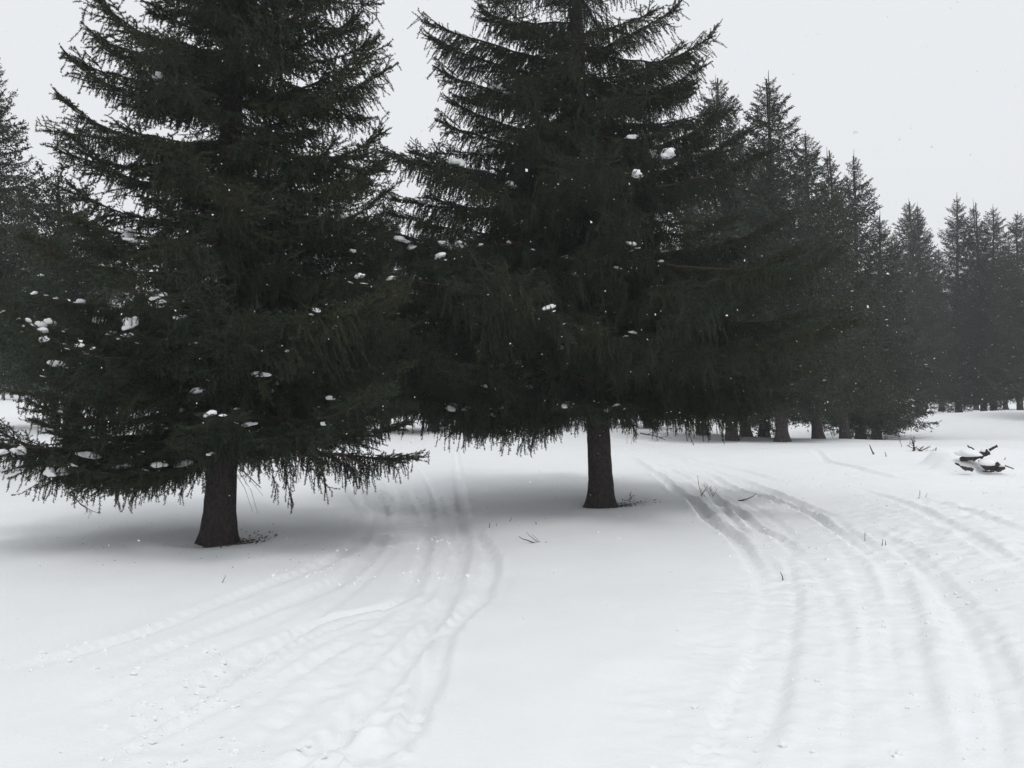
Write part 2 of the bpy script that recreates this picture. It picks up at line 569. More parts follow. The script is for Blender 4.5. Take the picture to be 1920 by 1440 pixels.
def bough(L, seed, hang=1.0, dens=1.0, lod=0, curve=(-14, 30)):
    """spruce bough along +X: axis, flat side shoots, hanging combs of twigs, needles.  returns V, F, material index, axis points"""
    g = np.random.default_rng(seed)
    K = 13
    th = np.radians(curve[0] + (curve[1] - curve[0]) * np.linspace(0, 1, K) ** 1.8 + g.normal(size=K) * 3)
    yaw = np.cumsum(g.normal(size=K) * 0.035)
    ax = [np.zeros(3)]
    for k in range(1, K):
        ax.append(ax[-1] + L / (K - 1) * np.array([math.cos(th[k]) * math.cos(yaw[k]), math.cos(th[k]) * math.sin(yaw[k]), math.sin(th[k])]))
    ax = np.array(ax)
    r_ax = 0.0045 + 0.0075 * L * (1 - np.linspace(0, 1, K)) ** 0.8

    def pos(t):
        f = t * (K - 1)
        k = min(int(f), K - 2)
        return ax[k] * (1 - f + k) + ax[k + 1] * (f - k), unit(ax[k + 1] - ax[k])

    shoots, twigs = [], []
    n2 = int(L / (0.075 / dens))
    for i in range(n2):
        t = 0.10 + 0.88 * (i + g.random() * 0.8) / n2
        p, d = pos(t)
        sd = 1 if i % 2 else -1
        side = np.array([-d[1], d[0], 0]) * sd
        fw = g.uniform(0.35, 0.8) + 0.5 * t
        ln = (0.31 * L * min(1, t / 0.2 + 0.35) * (1 - t) ** 0.45 + 0.11) * g.uniform(0.6, 1.15)
        tipy = sstep(0.6, 0.95, np.array(t))
        dz = g.uniform(-0.35, 0.12) * (1 - tipy) + 0.22 * tipy
        bz = -g.uniform(0.15, 0.75) * hang * (1 - tipy) + 0.15 * tipy
        s = poly(p, side + d * fw + np.array([0, 0, dz]), ln, (0.25 * d[0], 0.25 * d[1], bz), g, 4, 0.10)
        shoots.append(s)
        m = max(1, int(ln / (0.048 / dens)))
        for j in range(m):
            uu = (j + g.random()) / m
            f = uu * 3
            k = min(int(f), 2)
            q = s[k] * (1 - f + k) + s[k + 1] * (f - k)
            dd = unit(s[k + 1] - s[k])
            s2 = np.array([-dd[1], dd[0], 0]) * (1 if j % 2 else -1)
            if g.random() < 0.52 * hang * (1 - 0.75 * tipy):
                twigs.append(poly(q, dd * 0.25 + s2 * 0.3 + np.array([0, 0, -1.0]), g.uniform(0.07, 0.23) * (0.4 + 0.7 * hang) * min(1, 0.5 + L / 4), (0, 0, -0.6), g, 4, 0.09))
            else:
                twigs.append(poly(q, dd * g.uniform(0.6, 1.0) + s2 * 0.85 + np.array([0, 0, g.uniform(-0.25, 0.25)]), g.uniform(0.07, 0.17) * (1.1 - 0.4 * uu), (0, 0, 0.05), g, 4, 0.08))
    for i in range(int(L * 40 * (0.4 + 0.6 * hang) * dens)):
        t = g.uniform(0.03, 0.90)
        p, d = pos(t)
        twigs.append(poly(p, d * g.uniform(-0.1, 0.5) + np.array([g.normal() * 0.25, g.normal() * 0.35, -1.0]), (0.05 + 0.34 * g.random() ** 1.6) * (0.4 + 0.75 * hang) * (1.1 - 0.75 * t) * min(1, 0.45 + L / 3.5), (0.1, 0, -0.7), g, 4, 0.10))
    for i in range(int(14 * dens)):
        p, d = pos(g.uniform(0.88, 1.0))
        twigs.append(poly(p, d + g.normal(size=3) * 0.55, g.uniform(0.05, 0.13), (0, 0, 0.1), g, 4, 0.05))
    S, T = np.array(shoots), np.array(twigs)
    parts = []
    parts.append((*tubes(ax[None], r_ax[None], 5 if lod == 0 else 3), 1))
    if lod == 0:
        parts.append((*tubes(S, np.tile(np.linspace(0.0042, 0.0018, 4), (len(S), 1)), 3), 1))
        parts.append((*tubes(T, np.tile(np.linspace(0.0024, 0.0012, 4), (len(T), 1)), 3), 1))
        pm, nl, nw = 430, 0.0215, 0.0066
    else:
        pm, nl, nw = 30, 0.070, 0.030
    parts.append((*needles(S, pm, nl, nw, g, 0.12), 0))
    parts.append((*needles(T, pm, nl, nw, g), 0))
    parts.append((*needles(ax[None], pm * 0.8, nl, nw, g, 0.55), 0))
    V, Fc, mi, o = [], [], [], 0
    for v, f, m in parts:
        V.append(v)
        Fc.append(f + o)
        mi.append(np.full(len(f), m))
        o += len(v)
    return np.concatenate(V), np.concatenate(Fc), np.concatenate(mi), ax, np.concatenate([ax[3:], S[::2, 2]])


BOUGHS = []      # near boughs: (length, tip vector, mesh, axis, hang class)
for L, n in ((3.0, 3), (2.2, 4), (1.5, 4), (0.85, 2)):
    for k in range(n):
        V, Fc, mi, ax, seat = bough(L, 100 + int(L * 10) * 10 + k, dens=1.25, hang=(0.6, 1.2, 0.85, 1.45)[k], curve=((-14, 18), (-8, 4), (-18, 24), (-16, -8))[k])
        me = mesh_tris('spruce_branch', V, Fc, [M_needle, M_twig], mi, smooth=(mi == 1))
        BOUGHS.append((L, ax[-1].copy(), me, seat, k))


def bough_matrix(base, az, pitch, roll, s, flip):
    return Matrix.Translation(base) @ Matrix.Rotation(az, 4, 'Z') @ Matrix.Rotation(-pitch, 4, 'Y') @ Matrix.Rotation(roll, 4, 'X') @ Matrix.Diagonal((s, s * flip, s, 1))


# bare twiggy branches
def bare(L, seed, r0=0.012, depth=3, rise=0.0, spread_=0.8, flat=1.0):
    g = np.random.default_rng(seed)
    lines = []

    def grow(p, d, ln, r, lev):
        pl = poly(p, d, ln, (0, 0, rise), g, 5, 0.16)
        pl[:, 2] = pl[0, 2] + (pl[:, 2] - pl[0, 2]) * flat
        lines.append((pl, np.linspace(r, r * 0.45, 5)))
        if lev > 0:
            for _ in range(3 if lev > 1 else 4):
                f = g.uniform(0.25, 0.95) * 4
                k = min(int(f), 3)
                q = pl[k] * (1 - f + k) + pl[k + 1] * (f - k)
                dd = unit(pl[k + 1] - pl[k]) + g.normal(size=3) * spread_ * np.array([1, 1, flat])
                grow(q, dd, ln * g.uniform(0.3, 0.6), r * 0.5, lev - 1)
    grow(np.zeros(3), np.array([1.0, 0, 0]), L, r0, depth)
    return tubes(np.array([l[0] for l in lines]), np.array([l[1] for l in lines]), 4)


def trunk_mesh(h, r0, flare, lean, seed, mtl, sides=22, rings=46, top_r=0.012):
    g = np.random.default_rng(seed)
    zz = np.concatenate([np.linspace(-0.35, 1.2, rings // 2), np.linspace(1.2, h, rings // 2 + 1)[1:]])
    an = np.arange(sides) * 2 * PI / sides
    Z, A = np.meshgrid(zz, an, indexing='ij')
    zc = np.maximum(Z, 0)
    rad = r0 * (1 - 0.93 * zc / h) + top_r * zc / h
    lob = 1 + 0.55 * np.sin(A * 3 + seed) + 0.35 * np.sin(A * 5 + seed * 2.1)
    rad = rad + flare * np.exp(-zc / 0.16) * np.clip(lob, 0.1, 2) + 0.25 * flare * np.exp(-zc / 0.5)
    rad = rad * (1 + 0.05 * vnoise(A * 3.2 + 50, Z * 3.1, seed) + 0.025 * vnoise(A * 9 + 50, Z * 12, seed + 1))
    rad[:, :] = rad
    V = np.stack([np.cos(A) * rad + lean[0] * zc + 0.02 * np.sin(zc * 1.3 + seed), np.sin(A) * rad + lean[1] * zc, Z], -1)
    ix = np.arange(V.shape[0] * sides).reshape(-1, sides)
    b = np.roll(ix, -1, 1)
    q = np.stack([ix[:-1], b[:-1], b[1:], ix[1:]], -1).reshape(-1, 4)
    return mesh_tris('trunk', V.reshape(-1, 3), q, [mtl], smooth=True)


# snow lumps
def ico(sub=2):
    import bmesh
    bm = bmesh.new()
    bmesh.ops.create_icosphere(bm, subdivisions=sub, radius=1.0)
    V = np.array([v.co[:] for v in bm.verts])
    Fc = np.array([[v.index for v in f.verts] for f in bm.faces])
    bm.free()
    return V, Fc


IV, IF = ico(3)
IV2, IF2 = ico(1)


def lump(seed, stretch=(1, 1, 0.6), bumps=0.40, parts=2):
    """a soft pile of settled snow, uneven, hollow-bottomed"""
    g = np.random.default_rng(seed)
    off = g.random(3) * 20
    n = vnoise(IV[:, 0] * 1.5 + off[0] + IV[:, 2], IV[:, 1] * 1.5 + off[1] - IV[:, 2], seed) + 0.45 * vnoise(IV[:, 0] * 3.3 + off[2], IV[:, 1] * 3.3 + IV[:, 2] * 2, seed + 3)
    V = IV * (1 + bumps * n)[:, None]
    V[:, 2] = np.where(V[:, 2] < 0, V[:, 2] * 0.45, V[:, 2])
    V = V * np.array(stretch)
    return V


CLUMPS = []
for k, st in enumerate([(1, 0.8, 0.55), (1, 0.7, 0.4), (1, 0.9, 0.75), (1, 0.55, 0.32), (1, 0.75, 0.5), (1, 0.5, 0.45)]):
    CLUMPS.append(mesh_tris('snow_clump', lump(40 + k, st), IF, [M_clump], smooth=True))


# ------------------------------------------------------------------ the two big spruces in front
def profile(tab):
    z = np.array([a for a, _ in tab])
    r = np.array([b for _, b in tab])
    return lambda h: float(np.interp(h, z, r))


def big_spruce(base_xy, trunk_px_depth, h, r0, flare, lean, zlow, zfront, rad_l, rad_r, explicit, label, seed, hang_pref, step=0.25, per=7, dead=()):
    g = random.Random(seed)
    bx, by = base_xy
    bz = hz(bx, by)
    t = empty('spruce_tree', (bx, by, bz))
    tag(t, label, 'spruce tree', 'spruces on the snow field')
    link('trunk', trunk_mesh(h, r0, flare, lean, seed, M_bark), t)
    # crown: the bare inner twigs round the stem, with the boughs as its own pieces
    gg = np.random.default_rng(seed)
    P, Rr = [], []
    for _ in range(900):
        z = zlow - 0.25 + (h - zlow) * gg.random() ** 1.5 * 0.85
        a = gg.random() * 2 * PI
        d = np.array([math.cos(a), math.sin(a), gg.normal() * 0.25 - 0.1])
        P.append(poly((lean[0] * z, lean[1] * z, z), d, gg.uniform(0.3, 0.95) * (1 - z / h) ** 0.5, (0, 0, -0.25), gg, 4, 0.2))
        Rr.append(np.linspace(0.006, 0.0015, 4))
    V, Fc = tubes(P, Rr, 3)
    crown = link('crown', mesh_tris('crown', V, Fc, [M_dead]), t)
    axes = []

    def put(base, az, pitch, roll, length, cls=None):
        best = [b for b in BOUGHS if abs(b[0] - length) == min(abs(c[0] - length) for c in BOUGHS)]
        if cls is not None: best = [b for b in best if b[4] in cls] or best
        L, tip, me, ax, k = g.choice(best)
        s = length / L
        Mx = bough_matrix(base, az, pitch, roll, s, g.choice((1, -1)))
        o = link('branch', me, crown)
        o.matrix_local = Mx
        axes.append(ax @ np.array(Mx.to_3x3()).T + np.array(Mx.translation) + np.array((bx, by, bz)))
        return o

    z = zlow
    n = 0
    rl, rr = profile(rad_l), profile(rad_r)
    while z < h - 0.3:
        k = per if z < 3.2 else (per if z < 6.6 else 4)
        for i in range(k):
            a = n * 2.39996 + i * 2 * PI / k + g.uniform(-0.35, 0.35)
            zz = z + g.uniform(-0.12, 0.12)
            ca = math.cos(a)
            rad = rr(zz) * (0.5 + 0.5 * ca) + rl(zz) * (0.5 - 0.5 * ca)
            ln = max(0.35, rad * g.choice((0.6, 0.78, 0.92, 1.0, 1.1)) * g.uniform(0.9, 1.1) * (1.14 if zz < 2.3 else 1.06))
            if zz < zfront and math.sin(a) < -0.62: continue
            if g.random() < 0.04: continue
            pt = R(-9 + 22 * (zz / h) + g.uniform(-11, 11) + (9 if zz < 2.4 else 0) + (9 if zz < 2.3 and math.sin(a) < -0.5 else 0))
            put(Vector((lean[0] * zz, lean[1] * zz, zz)), a, pt, R(g.uniform(-14, 14)), ln, hang_pref)
        z += step * (1.0 if z < 6.6 else 1.6)
        n += 1
    for (u, v, du, z0) in explicit:
        tip = at(u, v, by + du) - Vector((bx, by, bz))
        base = Vector((lean[0] * z0, lean[1] * z0, z0))
        ch = tip - base
        best = sorted([b for b in BOUGHS if b[4] in hang_pref[:3]], key=lambda b: abs(b[0] - ch.length))[:3]
        L, tv, me, ax, k = g.choice(best)
        cl = Vector(tv)
        s = ch.length / cl.length
        pitch = math.atan2(ch.z, math.hypot(ch.x, ch.y)) - math.atan2(cl.z, math.hypot(cl.x, cl.y))
        az = math.atan2(ch.y, ch.x) - math.atan2(cl.y, cl.x)
        Mx = bough_matrix(base, az, pitch, R(g.uniform(-8, 8)), s, 1)
        o = link('branch', me, crown)
        o.matrix_local = Mx
        axes.append(ax @ np.array(Mx.to_3x3()).T + np.array(Mx.translation) + np.array((bx, by, bz)))
    for (u, v, du, az, L, sd) in dead:
        p = at(u, v, by + du) - Vector((bx, by, bz))
        V, Fc = bare(L, sd, 0.009, 3, -0.25)
        o = link('dead_branch', mesh_tris('dead_branch', V, Fc, [M_dead]), t)
        o['label'] = 'bare dead lower branch'
        o.location = p
        o.rotation_euler = (0, R(12), az)
    return t, crown, axes


left_tree, left_crown, left_axes = big_spruce(
    TREE_L, 0, 13.5, 0.170, 0.055, (0.027, 0.0), 1.25, 1.42,
    [(0.5, 1.9), (0.9, 2.2), (2.1, 2.25), (2.6, 1.95), (3.2, 1.75), (4.0, 1.62), (4.8, 1.62), (5.3, 1.5), (5.9, 1.3), (9, 0.9), (13.5, 0.1)],
    [(0.5, 1.2), (0.9, 1.5), (1.3, 2.0), (2.2, 1.95), (3.5, 1.8), (4.4, 1.65), (5.2, 1.62), (5.9, 1.35), (9, 0.9), (13.5, 0.1)],
    [(108, 183, 0.0, 4.35), (124, 106, 0.2, 4.85), (165, 62, -0.2, 5.2), (190, 10, 0.2, 5.5), (135, 350, -0.3, 3.6), (140, 262, 0.4, 4.0),
     (732, 124, 0.1, 4.55), (702, 72, -0.2, 4.95), (672, 30, 0.2, 5.3), (715, 250, 0.2, 4.05), (722, 300, -0.5, 3.7), (728, 355, 0.3, 3.45),
     (2, 838, -0.7, 1.0), (28, 858, -1.0, 1.0), (35, 738, -0.2, 1.75), (70, 760, -0.9, 1.6), (8, 622, -0.3, 2.35), (60, 560, -0.5, 2.75),
     (765, 765, -0.1, 1.7), (740, 770, 0.6, 1.6), (640, 775, -0.3, 1.4), (745, 700, 0.3, 2.0), (110, 862, -1.1, 0.98), (60, 850, -0.3, 1.05), (200, 850, 0.8, 1.1), (55, 660, 0.5, 2.15), (75, 790, 0.3, 1.45), (110, 820, -0.5, 1.3), (170, 830, -0.9, 1.2), (95, 610, 0.7, 2.4), (120, 700, -1.0, 1.9),
     (740, 480, 0.3, 2.9), (748, 560, -0.3, 2.5), (752, 620, 0.5, 2.3), (758, 690, -0.6, 2.0), (735, 430, -0.2, 3.1), (720, 740, -0.9, 1.8), (700, 745, 0.8, 1.65),
     (400, 822, -1.5, 1.35), (440, 815, -1.5, 1.4), (360, 825, -1.4, 1.4), (472, 828, -1.0, 1.28), (420, 785, -1.8, 1.6), (384, 838, -0.8, 1.2),
     (600, 800, 1.2, 1.5), (680, 785, 1.0, 1.6), (560, 815, 0.9, 1.38), (620, 800, -1.0, 1.4), (530, 822, -1.0, 1.3), (550, 832, 0.3, 1.22), (480, 838, 0.9, 1.18)],
    'big dark spruce with thick trunk and snowy low bough, nearest to the camera', 11, (0, 2, 1),
    dead=[(610, 846, -0.3, 0.2, 0.5, 5), (640, 850, -0.1, -0.3, 0.4, 6), (448, 880, -0.1, -0.5, 0.35, 7), (130, 925, -1.0, 1.2, 0.3, 9), (560, 845, -0.8, -0.8, 0.35, 8)])

right_tree, right_crown, right_axes = big_spruce(
    TREE_R, 0, 14.0, 0.170, 0.058, (-0.058, 0.0), 1.78, 2.15,
    [(0.6, 2.4), (1.2, 2.8), (2.5, 3.0), (3.6, 3.1), (4.6, 2.6), (5.1, 1.8), (5.8, 1.5), (6.6, 1.4), (7.1, 1.25), (10, 1.0), (14, 0.1)],
    [(0.6, 1.6), (1.2, 2.3), (2.0, 2.85), (3.2, 2.9), (4.2, 2.5), (5.0, 1.9), (6.0, 1.5), (6.6, 1.4), (7.1, 1.25), (10, 1.0), (14, 0.1)],
    [(796, 36, 0.0, 6.35), (802, 70, 0.4, 6.2), (822, 130, -0.3, 5.75), (838, 186, 0.2, 5.3), (826, 228, -0.2, 5.05), (720, 290, 0.0, 4.75), (770, 285, -0.6, 4.7),
     (735, 372, 0.2, 4.2), (725, 400, -0.5, 3.9), (690, 470, -0.4, 3.5), (1336, 68, 0.1, 5.9), (1275, 8, -0.3, 6.5), (1325, 120, -0.2, 5.6), (1360, 215, 0.2, 4.8),
     (1400, 250, 0.5, 4.4), (775, 765, -0.3, 1.7), (790, 775, 0.5, 1.65), (850, 770, -0.8, 1.6), (1300, 760, -0.2, 1.7), (1260, 775, 0.6, 1.6), (640, 600, -0.2, 2.7), (660, 680, 0.4, 2.3),
     (905, 20, 0.2, 6.9), (1470, 420, 0.3, 3.6), (1500, 520, -0.5, 3.0), (1535, 590, 0.0, 2.6), (1530, 640, 0.5, 2.4), (1525, 700, -0.3, 2.2), (1480, 750, 0.2, 1.9), (1420, 770, -0.4, 1.75),
     (700, 520, 0.3, 3.1), (655, 560, -0.3, 2.9), (660, 640, 0.6, 2.5), (675, 720, -0.1, 2.1), (720, 450, 0.7, 3.5), (695, 430, -0.1, 3.7), (735, 735, -0.6, 1.9), (720, 600, -0.9, 2.6), (760, 680, 0.9, 2.2), (1130, 770, -1.4, 1.85), (1088, 768, -1.6, 1.8), (1172, 768, -1.2, 1.8)],
    'big dark spruce with long hanging twigs and bare leaning trunk between the two sledge trails', 23, (1, 3, 1, 2),
    dead=[(1200, 812, 0.3, 0.1, 0.4, 15), (980, 815, -0.9, 2.4, 0.35, 16), (1040, 812, -0.7, 2.9, 0.4, 17)])

# snow lying on the boughs; each lump sits on the bough nearest to where the photograph shows one
def clumps(crown, axes, spots, tree, seed):
    g = random.Random(seed)
    bpy.context.view_layer.update()
    dg = bpy.context.evaluated_depsgraph_get()
    eye = Vector((0, 0, CAMZ))
    inv = Matrix.Translation(-Vector(tree.location))
    A = np.concatenate(axes)
    used = []
    U = CX + A[:, 0] / A[:, 1] * F
    Vv = HY - (A[:, 2] - CAMZ) / A[:, 1] * F
    for (u, v, w) in spots:
        px_d = np.hypot(U - u, Vv - v)
        best = None
        for i in np.argsort(px_d)[:60]:
            q = Vector(A[i]) + Vector((0, 0, 0.05))
            d = q - eye
            hit, loc, *_ = scene.ray_cast(dg, eye, d.normalized(), distance=d.length)
            cost = px_d[i] / 12.0 + (min(1.0, (q - loc).length) * 9 if hit else 0)
            if any((Vector(A[i]) - q2).length < 0.11 for q2 in used): cost += 4
            if best is None or cost < best[0]: best = (cost, i)
        p = Vector(A[best[1]])
        used.append(p)
        sz = min(w, 28) / F * p.y * 0.5
        near = np.linalg.norm(A - np.array(p), axis=1)
        cand = np.nonzero((near > 0.4 * sz) & (near < 0.12 + 2.2 * sz))[0]
        for i in (g.sample(list(cand), min(2, len(cand))) if w > 9 else []):
            q = Vector(A[i])
            s2 = sz * g.uniform(0.2, 0.42)
            o = link('snow_clump', g.choice(CLUMPS), crown)
            o.location = inv @ q + Vector((0, -0.02, 0.012 + 0.1 * s2))
            o.rotation_euler = (R(g.uniform(-20, 20)), R(g.uniform(-20, 20)), g.uniform(0, 6.28))
            o.scale = (s2 * g.uniform(1.2, 2.2), s2, s2 * g.uniform(0.5, 0.9))
        o = link('snow_clump', g.choice(CLUMPS), crown)
        o.location = inv @ p + Vector((0, -0.02, 0.015 + 0.12 * sz))
        o.rotation_euler = (R(g.uniform(-14, 14)), R(g.uniform(-18, 18)), g.uniform(-0.6, 0.6) + (PI if g.random() < .5 else 0))
        o.scale = (sz * g.uniform(1.0, 1.35), sz * g.uniform(0.8, 1.1), sz * g.uniform(1.0, 1.6))


clumps(left_crown, left_axes, [
    (35, 627, 38), (60, 636, 20), (80, 630, 38), (62, 648, 16), (225, 598, 34), (250, 592, 40), (282, 592, 42), (300, 597, 18), (178, 610, 24), (200, 608, 14),
    (155, 602, 16), (145, 561, 20), (92, 592, 18), (248, 648, 18), (145, 660, 14), (180, 670, 9), (100, 692, 22), (310, 568, 12), (80, 512, 12), (232, 440, 24), (248, 452, 18),
    (365, 748, 24), (400, 768, 18), (410, 772, 10), (465, 782, 22), (452, 784, 10), (330, 792, 12), (480, 720, 24), (500, 722, 12), (615, 750, 14), (593, 588, 14), (620, 628, 12), (685, 793, 32),
    (665, 797, 18), (180, 848, 42), (222, 850, 20), (200, 853, 14), (105, 902, 42), (8, 880, 34), (30, 884, 26), (240, 882, 26), (262, 887, 16), (345, 886, 38), (322, 878, 20),
    (160, 690, 14), (118, 776, 14), (450, 862, 12), (428, 858, 10), (310, 155, 20), (250, 102, 16), (740, 520, 18), (690, 518, 18), (655, 478, 12), (600, 590, 8), (108, 580, 9), (425, 855, 8),
    (115, 905, 18), (375, 640, 9), (520, 700, 8), (600, 800, 9), (575, 670, 8), (630, 800, 10)], left_tree, 3)
clumps(right_crown, right_axes, [
    (835, 476, 28), (860, 470, 22), (812, 482, 20), (878, 472, 10), (750, 465, 26), (772, 466, 14), (730, 466, 14), (848, 299, 26), (885, 300, 14), (915, 300, 12), (745, 372, 16), (770, 371, 12), (800, 369, 12),
    (962, 196, 14), (930, 174, 22), (1228, 302, 20), (1245, 298, 26), (1200, 322, 18), (1195, 276, 18), (1268, 272, 10), (958, 350, 18), (1052, 511, 18), (1072, 511, 10), (1185, 466, 18), (1155, 481, 14),
    (1170, 476, 10), (1005, 594, 20), (993, 695, 14), (1000, 711, 12), (952, 702, 10), (866, 768, 16), (880, 769, 16), (896, 769, 18), (914, 768, 10), (933, 755, 18), (922, 743, 12), (855, 798, 20),
    (1178, 640, 10), (1190, 640, 12), (780, 637, 8), (1065, 650, 9), (1080, 655, 9), (1030, 757, 10), (1045, 752, 8), (1135, 795, 10), (1150, 806, 12), (1060, 835, 6), (680, 625, 10), (900, 640, 8),
    (960, 445, 8), (1010, 480, 8), (1110, 610, 8), (1240, 480, 9), (1100, 350, 10), (905, 335, 9)], right_tree, 4)

# ------------------------------------------------------------------ spruces behind: crowns of the same boughs, joined
FAR_B = []
for L, n in ((1.9, 3), (1.2, 3), (0.6, 2)):
    for k in range(n):
        FAR_B.append((L, *bough(L, 500 + int(L * 10) * 10 + k, hang=(0.9, 1.3, 0.8)[k], dens=0.75, lod=1, curve=((-14, 24), (-10, 16), (-18, 20))[k])))


def far_crown(seed, h, r_low, zlow, power, dens=1.0):
    g = random.Random(seed)
    Vs, Fs, Ms, o, axes = [], [], [], 0, []
    z, n = zlow, 0
    while z < h - 0.12:
        fr = (z - zlow) / (h - zlow)
        rad = r_low * (1 - fr) ** power * (0.80 + 0.2 * min(1, fr * 6 + 0.4))
        k = 7 if rad > 1.1 else (6 if rad > 0.5 else 5)
        for i in range(k):
            a = n * 2.39996 + i * 2 * PI / k + g.uniform(-0.4, 0.4)
            zz = z + g.uniform(-0.12, 0.12)
            ln = max(0.16, rad * g.choice((0.68, 0.85, 0.95, 1.0, 1.06, 1.2 if fr < 0.4 else 1.0)) * g.uniform(0.88, 1.10))
            L, V, Fc, mi, ax, _ = min(FAR_B, key=lambda b: abs(b[0] - ln) + g.random() * 0.35)
            s = ln / L
            sv = max(s, 0.55)
            Mx = np.array(bough_matrix(Vector((0, 0, zz)), a, R(-8 + 34 * fr + g.uniform(-8, 8)), R(g.uniform(-15, 15)), 1.0, g.choice((1, -1))))
            W = (V * np.array([s, sv, sv])) @ Mx[:3, :3].T + Mx[:3, 3]
            Vs.append(W)
            Fs.append(Fc + o)
            Ms.append(mi)
            o += len(V)
            for q in range(4, 13, 2):
                axes.append(Mx[:3, :3] @ (ax[q] * np.array([s, sv, sv])) + Mx[:3, 3])
        z += (0.32 if rad > 0.8 else 0.22) / dens
        n += 1
    # leader
    V, Fc = tubes(np.array([[(0, 0, h - 1.2), (0.01, 0, h - 0.5), (0, 0.01, h), (0, 0, h + 0.22)]]), np.array([[0.03, 0.018, 0.012, 0.006]]), 4)
    Vs.append(V); Fs.append(Fc + o); Ms.append(np.full(len(Fc), 1)); o += len(V)
    me = mesh_tris('crown', np.concatenate(Vs), np.concatenate(Fs), [M_needle_far, M_twig], np.concatenate(Ms))
    # snow caught on the boughs: many tiny patches, one mesh
    gg = np.random.default_rng(seed)
    sv_, sf_, o = [], [], 0
    for a in axes:
        if gg.random() < 0.10:
            sc = gg.uniform(0.012, 0.05) * np.array([1.5, 1.0, 0.45])
            rz = gg.random() * 6.28
            c, s = math.cos(rz), math.sin(rz)
            W = IV2 * (1 + 0.25 * gg.normal(size=(len(IV2), 1))) * sc
            W = W @ np.array([[c, s, 0], [-s, c, 0], [0, 0, 1]]) + np.array(a) + (0, 0, 0.02)
            sv_.append(W); sf_.append(IF2 + o); o += len(W)
    ms = mesh_tris('snow_dusting', np.concatenate(sv_), np.concatenate(sf_), [M_clump], smooth=True)
    return me, ms, h, r_low


FAR = [far_crown(61, 12.0, 2.4, 1.62, 0.63, 1.2), far_crown(62, 11.0, 2.1, 1.5, 0.70, 1.2), far_crown(63, 12.0, 2.7, 1.7, 0.60, 1.15), far_crown(64, 9.5, 2.0, 0.85, 0.70, 1.2), far_crown(65, 10.0, 2.4, 2.9, 0.85, 1.35), far_crown(66, 6.1, 2.2, 2.5, 0.40, 1.35)]
FAR_TRUNK = [trunk_mesh(f[2], 0.19, 0.07, (0, 0), 70 + i, M_bark_far, 12, 24) for i, f in enumerate(FAR)]


def far_spruce(u, depth, top, rad, label, group, var, lean_px=0, rz=None, zscale=True):
    """u: trunk, top: (u, v) of the leader, rad: lower crown radius in metres"""
    x, y = (u - CX) / F * depth, depth
    z = hz(x, y)
    tip = at(top[0], top[1], depth)
    hh = tip.z - z
    me, ms, h, r = FAR[var]
    t = empty('spruce_tree', (x, y, z))
    tag(t, label, 'spruce tree', group)
    sh = Matrix.Identity(4)
    sz = hh / h
    sx = rad / r
    lx = (tip.x - x) / hh
    sh[0][2] = lx                                   # the tree itself leans this way
    Mx = sh @ Matrix.Rotation(rz if rz is not None else random.uniform(0, 6.28), 4, 'Z') @ Matrix.Diagonal((sx, sx, sz, 1))
    Tm = sh @ Matrix.Diagonal((0.75 + 0.25 * sx, 0.75 + 0.25 * sx, sz, 1))
    o = link('trunk', FAR_TRUNK[var], t); o.matrix_local = Tm
    c = link('crown', me, t); c.matrix_local = Mx
    s = link('snow_dusting', ms, c); s['kind'] = 'stuff'
    return t


ROW = 'row of spruces beyond the right trail'
far_spruce(1372, 30, (1322, 146), 2.8, 'broad spruce of the row, nearest to the big one with the leaning trunk', ROW, 2)
far_spruce(1465, 28.5, (1413, 148), 2.6, 'tallest spruce of the row with flared trunk foot at the edge of the snow bank', ROW, 0)
far_spruce(1397, 34, (1375, 240), 2.3, 'slim spruce half hidden in the row just right of its broadest tree', ROW, 1)
far_spruce(1433, 36, (1452, 250), 2.4, 'thin trunked spruce hidden in the row behind its tallest tree', ROW, 3)
far_spruce(1533, 32, (1490, 255), 2.6, 'spruce in the row with bushy twiggy top next to the tallest one', ROW, 2)
far_spruce(1583, 36, (1530, 283), 2.5, 'spruce in the middle of the row with small pointed top between two higher ones', ROW, 1)
far_spruce(1614, 38.5, (1590, 292), 2.7, 'narrow pointed spruce in the row standing clear against the sky', ROW, 3)
far_spruce(1643, 41, (1659, 404), 2.75, 'short spruce ending the row, its skirt reaching down behind the twiggy dead brush', ROW, 3)
far_spruce(1316, 34, (1255, 250), 2.2, 'spruce in the row mostly hidden by the big one with the leaning trunk', ROW, 1)
FARR = 'hazy spruces on the far right slope'
far_spruce(1722, 60, (1692, 378), 3.2, 'hazy spruce with twin tip just behind the end of the row', FARR, 0)
far_spruce(1735, 61, (1707, 386), 2.6, 'hazy spruce forming the lower half of a twin tip behind the end of the row', FARR, 1)
far_spruce(1765, 74, (1757, 470), 2.6, 'small hazy spruce low in the gap between taller far ones', FARR, 3)
far_spruce(1797, 62, (1795, 367), 3.0, 'tallest hazy far spruce, right of the gap in the tree tops', FARR, 1)
far_spruce(1845, 61, (1817, 380), 2.7, 'hazy far spruce with visible trunk leaning against the tallest far one', FARR, 3)
far_spruce(1862, 60, (1866, 388), 3.1, 'broad hazy far spruce with its trunk showing above the far slope', FARR, 0)
far_spruce(1913, 57, (1902, 402), 3.0, 'hazy far spruce at the edge of the picture with snow on low boughs', FARR, 2)
far_spruce(1962, 60, (1950, 375), 3.1, 'hazy far spruce mostly outside the right edge of the picture', FARR, 1)
far_spruce(1690, 68, (1665, 440), 2.8, 'hazy spruce almost hidden behind the short one ending the row', FARR, 2)
far_spruce(1830, 80, (1840, 470), 3.0, 'dim spruce behind the broad hazy ones on the far slope', FARR, 0)
far_spruce(1885, 82, (1885, 460), 3.2, 'dim spruce filling the gap behind the last two far ones', FARR, 2)
